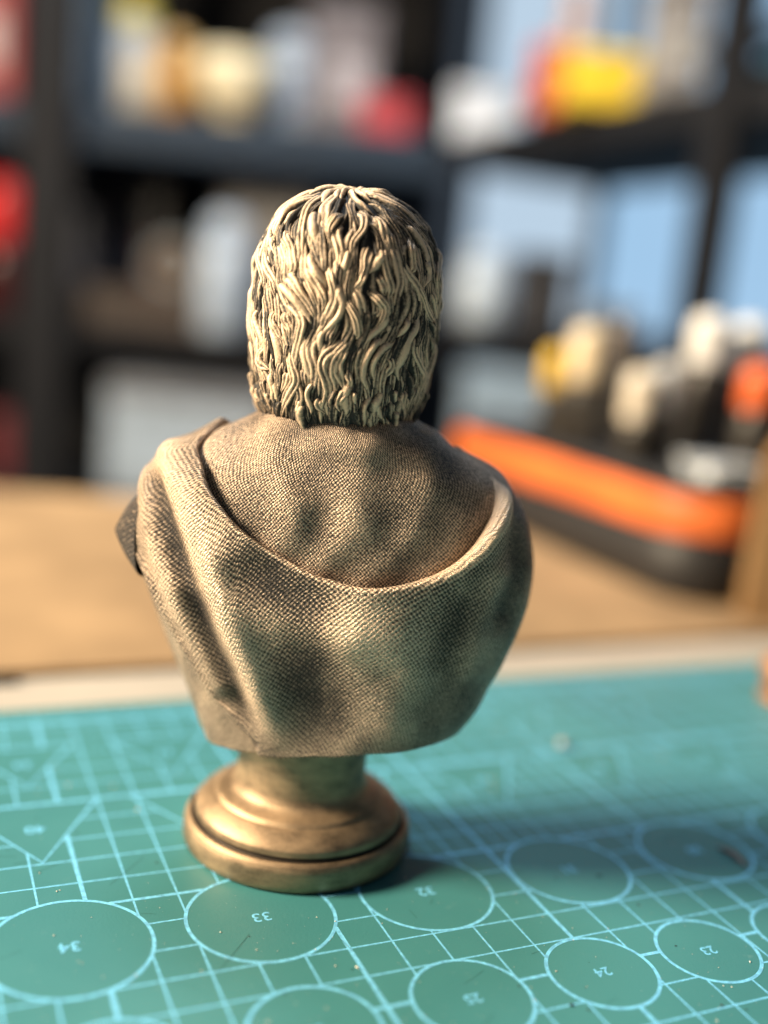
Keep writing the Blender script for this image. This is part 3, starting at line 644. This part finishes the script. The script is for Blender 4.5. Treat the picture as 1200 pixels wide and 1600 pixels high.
M_CHIP = plain('pink_wood', (0.24, 0.22, 0.21), .8)
v = []; f = []
for i in range(9):
    t = i/8; v += [(-1.2, -6.5+13*t, .15+1.6*math.sin(math.pi*t)), (1.2, -6.5+13*t, .15+1.9*math.sin(math.pi*t)), (1.0, -6.5+13*t, .7+2.0*math.sin(math.pi*t)), (-1.0, -6.5+13*t, .7+1.7*math.sin(math.pi*t))]
f = grid_faces(9, 4)+[(0, 1, 2, 3), (35, 34, 33, 32)]
chip = link('wood_shaving', fix_normals(pymesh('wood_shaving', v, f)), M_CHIP, None, (.1637, .0098, 0), .05); chip.scale = (.6, .75, .6); tag(chip, 'small brownish curled shaving lying on the mat at right', 'shaving')
bead = link('glass_bead', lathe_mesh('glass_bead', [(.01, 0), (1.0, .1), (1.6, .8), (1.7, 1.5), (1.3, 2.3), (.6, 2.7), (.01, 2.75)], 20), plain('pale_bead', (.5, .5, .5), .3), None, (.1574, .0823, .0001)); tag(bead, 'tiny pale bead on the far part of the green mat', 'bead')
# turned copper knob at the right edge
kn = empty('copper_knob', (.272, .101, .0)); tag(kn, 'copper brown turned knob cut off by the right edge of the picture', 'knob')
M_COPPER = plain('copper_wood', (0.50, 0.21, 0.07), .4, .4)
link('base', lathe_mesh('base', [(.01, .05), (9.5, .05), (10.5, .8), (10.8, 2.2), (10.2, 3.6), (8.5, 4.2)], 40), M_COPPER, kn)
link('grip', lathe_mesh('grip', [(8.4, 4.2), (8.0, 5.2), (9.4, 7.5), (11.0, 10), (11.2, 13), (10.0, 16), (7.0, 18.2), (3, 19.2), (.01, 19.4)], 40), M_COPPER, kn)
# ------------------------------------------------------------------ tool case, cardboard piece and bottles
case = empty('tool_case', (.32, .22, -.0002)); tag(case, 'black tool case with a wide orange lid band on the cardboard sheet', 'case')
def slab(name, x0, x1, y0, y1, r, prof, mat):
    V, F = [], []; base = None
    for off, z in prof:
        P = rrect(x0-off, x1+off, y0-off, y1+off, max(2, r+off), 10); n = len(P); V += [(p[0], p[1], z) for p in P]
    F = grid_faces(len(prof), n)+[tuple(range(n))[::-1], tuple((len(prof)-1)*n+k for k in range(n))]
    o = link(name, fix_normals(pymesh(name, V, F)), mat, case)
    for pl in o.data.polygons[-2:]: pl.use_smooth = False
    return o
slab('lower_shell', 0, 230, 0, 280, 34, [(-4, 0), (-1.5, .8), (0, 3), (.5, 15), (.8, 32.2), (-1, 32.8)], M_CASE)
slab('orange_band', 0, 230, 0, 280, 34, [(-1, 33), (1.2, 33.4), (2.0, 35.5), (2.0, 45), (1.4, 52), (.4, 54.0), (-1.2, 54.6)], M_ORANGE)
slab('lid_panel', 0, 230, 0, 280, 34, [(-1.0, 54.7), (.2, 55.4), (-.2, 58.5), (-2, 60.6), (-6, 61.8), (-12, 62.3)], M_CASE)
link('handle', box_mesh('handle', 90, 9, 10, 4, 3, 14, 135, -5.2), M_BLACK, case)
cb = empty('cardboard_piece', (.338, .1995, -.0001), YAW); tag(cb, 'brown corrugated cardboard piece standing upright beside the tool case', 'cardboard')
poly = [(0, 0), (150, 0), (150, 122), (60, 112), (24, 102), (9, 93), (2, 78)]
def plate(name, y0, y1, mat, ins):
    n = len(poly); cx, cz = 70, 55
    V = [((x-cx)*ins+cx, y0, (z-cz)*ins+cz) for x, z in poly]+[((x-cx)*ins+cx, y1, (z-cz)*ins+cz) for x, z in poly]
    F = [tuple(range(n))[::-1], tuple(range(n, 2*n))]+[(i, (i+1) % n, n+(i+1) % n, n+i) for i in range(n)]
    return link(name, fix_normals(pymesh(name, V, F, False)), mat, cb)
plate('front_liner', 0, 1.2, M_CARD2, 1.0); plate('corrugated_core', 1.25, 8.7, M_CARD2, .985); plate('back_liner', 8.75, 10, M_CARD2, 1.0)
def bottle(name, loc, r, h, capr, capz0, capz1, bodycol, capcol, label, grp=None, metal=0, cat='bottle', rough=.35):
    e = empty(name, loc); tag(e, label, cat, grp)
    link('body', lathe_mesh('body', [(.01, 0), (r*.92, 0), (r, h*.02+.4), (r, capz0-r*.45), (r*.9, capz0-r*.2), (capr*.8, capz0-.2)], 32), plain(name+'_body', bodycol, .3), e)
    link('cap', lathe_mesh('cap', [(.01, capz0), (capr*.95, capz0), (capr, capz0+capr*.1), (capr, capz1-capr*.8), (capr*.93, capz1-capr*.45), (capr*.75, capz1-capr*.19), (capr*.45, capz1-capr*.04), (capr*.2, capz1), (.01, capz1+capr*.02)], 32), plain(name+'_cap', capcol, rough, metal), e)
    return e
G_ = 'small bottles standing on the tool case'
CT = 62.4
DK = (.05, .045, .04)
for nm, u_, v_, r, z0, z1, col, lab in (
    ('paint_bottle', 334, 352, 13.5, 100, 134, (.86, .72, .50), 'small dark bottle with tall cream cap, left on the tool case'),
    ('paint_bottle', 337, 300, 12.5, 84, 113, (.80, .72, .60), 'shorter bottle with beige cap in front of the tall cream one'),
    ('paint_bottle', 334, 384, 10.5, 92, 118, (.80, .52, .06), 'small bottle with yellow cap at the left end of the case'),
    ('paint_bottle', 368, 366, 12, 112, 141, (.16, .14, .13), 'dark grey bottle behind the cream capped one'),
    ('paint_bottle', 386, 308, 15, 117, 147, (.92, .92, .90), 'bottle with large white cap right of centre on the case'),
    ('paint_bottle', 420, 312, 15.5, 114, 146, (.92, .91, .88), 'bottle with large white cap farthest right on the case'),
    ('paint_bottle', 352, 297, 10.5, 92, 119, (.55, .57, .60), 'bottle with pale grey cap in the middle of the case'),
    ('paint_bottle', 386, 262, 14, 97, 122, (.80, .16, .05), 'bottle with red orange cap near the right edge of the picture')):
    r *= .74; bottle(nm, (u_*MM, v_*MM, CT*MM), r*.95, z0-CT, r, z0-CT, z1-CT, DK, col, lab, G_, 0, 'bottle', .18)
M_CLEAR = plain('pale_clear_plastic', (.62, .66, .70), .18, var=.04, spec=.8)
tr = empty('plastic_tray', (.352, .248, CT*MM), YAW); tag(tr, 'pale clear plastic tray lying on the tool case', 'tray')
link('tray', box_mesh('tray', 36, 20, 6, 2.5, 3), M_CLEAR, tr); link('lid', box_mesh('lid', 38, 22, 3, 1.2, 2, 6.1), M_CLEAR, tr)
lid = link('clear_disc', lathe_mesh('clear_disc', [(.01, 0), (7, 0), (7.4, .6), (7.2, 6), (6, 7.4), (.01, 7.6)], 28), M_CLEAR, None, (.337, .2335, CT*MM)); tag(lid, 'small round clear plastic disc near the front corner of the tool case', 'disc')
# ------------------------------------------------------------------ shelving behind the desk
ls = empty('metal_shelf', W(-400, 1950, -900), YAW); tag(ls, 'black steel shelf unit with navy boards along the left', 'shelf')
SA = math.radians(3)
def lsb(name, a0, a1, b0, b1, z0, z1, mat, bev=2):
    return adopt(room_box(name, a0, a1, b0, b1, z0, z1, mat, bev), ls)
for z0, z1, mt_ in ((340, 405, M_NAVY), (18, 58, M_BLACK), (-260, -220, M_BLACK), (760, 800, M_NAVY)): lsb('shelf_board', -1150, 40, 1800, 2180, z0, z1, mt_)
for a in (-590, 20):
    for b0 in ((1765, 2150) if a < 0 else (2150,)): lsb('post', a-46, a+(40 if a < 0 else -10), b0, b0+36, -900, 1200, M_BLACK)
for a in (-1150,): lsb('post', a-30, a+30, 1770, 1806, -900, 1200, M_BLACK)
lsb('back_panel', -1150, 30, 2186, 2196, -900, 1200, M_BLACK, 0)
rs = empty('metal_shelf', RU(300, 150, -900), RANG); tag(rs, 'black steel shelf unit in front of the bright window at right', 'shelf')
for z0, z1 in ((362, 404), (78, 116), (-260, -220), (800, 840)): adopt(ru_box('shelf_board', -20, 1150, 0, 320, z0, z1, M_BLACK, 2), rs)
for t in (642,):
    adopt(ru_box('post', t-24, t+24, -14, 14, -900, 1200, M_BLACK, 2), rs)
    adopt(ru_box('post', t-24, t+24, 322, 350, -900, 1200, M_BLACK, 2), rs)
def sbox(name, a0, a1, b, depth, z0, z1, col, label, cat='box', rough=.55, lidcol=None, grp=None, bev=4, sticker=None):
    e = empty(name, W((a0+a1)/2, b, z0), YAW+random.uniform(-.05, .05)); tag(e, label, cat, grp); h = z1-z0
    lh = min(24, h*.25)
    if sticker: link('sticker', box_mesh('sticker', (a1-a0)*.5, 1.0, (h-lh)*.42, 0, 1, (h-lh)*.25, (a1-a0)*random.uniform(-.15, .15), -depth/2-.9), plain('sticker_'+name, sticker, .6), e)
    link('body', box_mesh('body', a1-a0, depth, h-lh, bev), plain(name+'_paint', col, rough), e)
    link('lid', box_mesh('lid', a1-a0+6, depth+6, lh-.5, bev, 2, h-lh+.5), plain(name+'_lid', lidcol or tuple(c*.95 for c in col), rough), e)
    return e
def scyl(name, a, b, r, z0, z1, col, label, cat, capcol=None, grp=None):
    h = z1-z0; return bottle(name, W(a, b, z0), r, h, r*.86, h*(.52 if 'red' in label else .78), h, col, capcol or col, label, grp, 0, cat)
Z1 = 405.5
sbox('red_carton', -735, -664, 1880, 120, Z1, 620, (.30, .012, .015), 'red carton at the far left of the top shelf', 'carton', sticker=(.5, .4, .38))
sbox('storage_bin', -650, -548, 1900, 160, Z1, 640, (.22, .28, .34), 'grey blue storage bin behind the shelf post at top left', 'bin')
scyl('spray_bottle', -487, 1890, 36, Z1, 590, (.38, .44, .52), 'pale bottle with yellow cap on the top left shelf', 'bottle', (.85, .68, .15))
scyl('cup', -455, 1835, 30, Z1, 512, (.55, .47, .35), 'cream cup in front of the yellow capped bottle', 'cup')
scyl('amber_jar', -408, 1850, 30, Z1, 535, (.50, .24, .04), 'amber jar beside the cream cup on the top shelf', 'jar', (.70, .45, .18))
e = empty('bowl', W(-308, 1845, Z1), YAW); tag(e, 'large cream round bowl in the middle of the top left shelf', 'bowl')
link('foot', lathe_mesh('foot', [(.01, 0), (32, 0), (34, 3), (30, 9)], 40), plain('bowl_cream', (.90, .76, .50), .5), e)
link('dish', lathe_mesh('dish', [(28, 9), (50, 26), (64, 55), (67, 92), (64, 98), (60, 92), (56, 58), (40, 30), (.01, 16)], 48), plain('bowl_cream2', (.92, .78, .52), .5), e)
scyl('canister', -228, 1930, 52, Z1, 575, (.46, .52, .60), 'pale blue white canister behind the cream bowl', 'canister')
sbox('carton', -195, -80, 1920, 140, Z1, 605, (.15, .125, .13), 'mauve grey carton on the top shelf above the head', 'carton', sticker=(.42, .38, .40))
sbox('red_box', -100, -15, 1835, 60, Z1, 462, (.50, .05, .06), 'low red box at the right end of the top left shelf')
sbox('white_box', 52, 150, 1905, 90, Z1, 500, (.80, .82, .86), 'white box in the corner between the two shelf units')
sbox('yellow_box', 180, 270, 1475, 80, Z1, 474, (.90, .60, .03), 'bright yellow box on the right top shelf', lidcol=(.92, .66, .04))
sbox('orange_red_box', 148, 182, 1560, 60, Z1, 500, (.62, .10, .04), 'orange red box left of the yellow box')
scyl('tan_bottle', 205, 1600, 22, Z1, 600, (.45, .30, .24), 'tall tan bottle behind the yellow box', 'bottle')
sbox('grey_carton', 268, 322, 1375, 90, Z1, 545, (.30, .28, .27), 'grey carton beside the shelf post at top right', 'carton', sticker=(.5, .48, .45))
sbox('teal_box', 375, 440, 1265, 80, Z1, 440, (.01, .13, .16), 'dark teal box right of the shelf post')
Z2 = 58.5
sbox('brown_crate', -557, -327, 1880, 130, Z2, 122, (.055, .034, .022), 'low brown crate on the middle left shelf', 'crate')
scyl('red_canister', -690, 1850, 46, Z2, 282, (.06, .006, .006), 'dark canister with a red cap at the far left of the middle shelf', 'canister', (.72, .02, .02))
e = empty('tape_roll', W(-398, 1860, 122.5), YAW); tag(e, 'grey round tape roll standing on the brown crate', 'tape')
def ring(name, r0, r1, w, mat, parent):
    me = lathe_mesh(name, [(r0, -w/2), (r1, -w/2), (r1, w/2), (r0, w/2), (r0, -w/2+.01)], 40); o = link(name, me, mat, parent, (0, 0, r1_*MM)); o.rotation_euler = (math.pi/2, 0, 0); return o
r1_ = 44
ring('tape', 26, 44, 38, plain('grey_tape', (.16, .165, .16), .5), e); ring('core', 22, 25.8, 38, M_CARD2, e)
scyl('white_bottle', -305, 1840, 43, Z2, 258, (.52, .60, .70), 'pale blue white bottle left of the head on the middle shelf', 'bottle')
sbox('grey_box', -340, -175, 2060, 160, Z2, 338, (.26, .25, .25), 'tall grey box behind the pale bottle on the middle shelf')
sbox('black_box', -540, -440, 2040, 160, 122.5, 300, (.02, .02, .024), 'black box at the back of the middle shelf', sticker=(.10, .10, .13))
Z3 = -219.5
scyl('white_jug', 118, 1640, 38, 116.5, 232, (.60, .68, .76), 'pale jug on the right shelf just right of the head', 'jug')
sbox('navy_box', -640, -560, 2010, 120, Z2, 250, (.015, .022, .05), 'navy box behind the shelf post on the middle shelf')
sbox('maroon_box', -470, -400, 1990, 90, 122.5, 205, (.09, .012, .016), 'small maroon box behind the grey tape roll')
sbox('silver_tin', 236, 300, 1420, 60, 116.5, 158, (.20, .22, .24), 'low grey tin on the right shelf before the window', 'tin')
sbox('storage_bin', -472, -200, 1860, 220, Z3, -28, (.36, .42, .48), 'large grey blue bin on the low shelf at left', 'bin', lidcol=(.22, .22, .23), sticker=(.42, .50, .58))
sbox('dark_red_box', -690, -640, 1860, 120, Z3, -110, (.16, .01, .015), 'dark red box at the left end of the low shelf')
sbox('storage_bin', -140, 0, 1880, 200, Z3, 30, (.34, .38, .42), 'smaller grey bin on the low shelf behind the bust', 'bin')
sbox('storage_bin', 96, 214, 1560, 120, -219.5, 60, (.32, .42, .52), 'blue grey bin on the low right shelf beyond the tool case', 'bin')
sbox('black_carton', 150, 222, 1520, 80, 116.5, 222, (.035, .033, .035), 'black carton right of the head on the right shelf', 'carton')
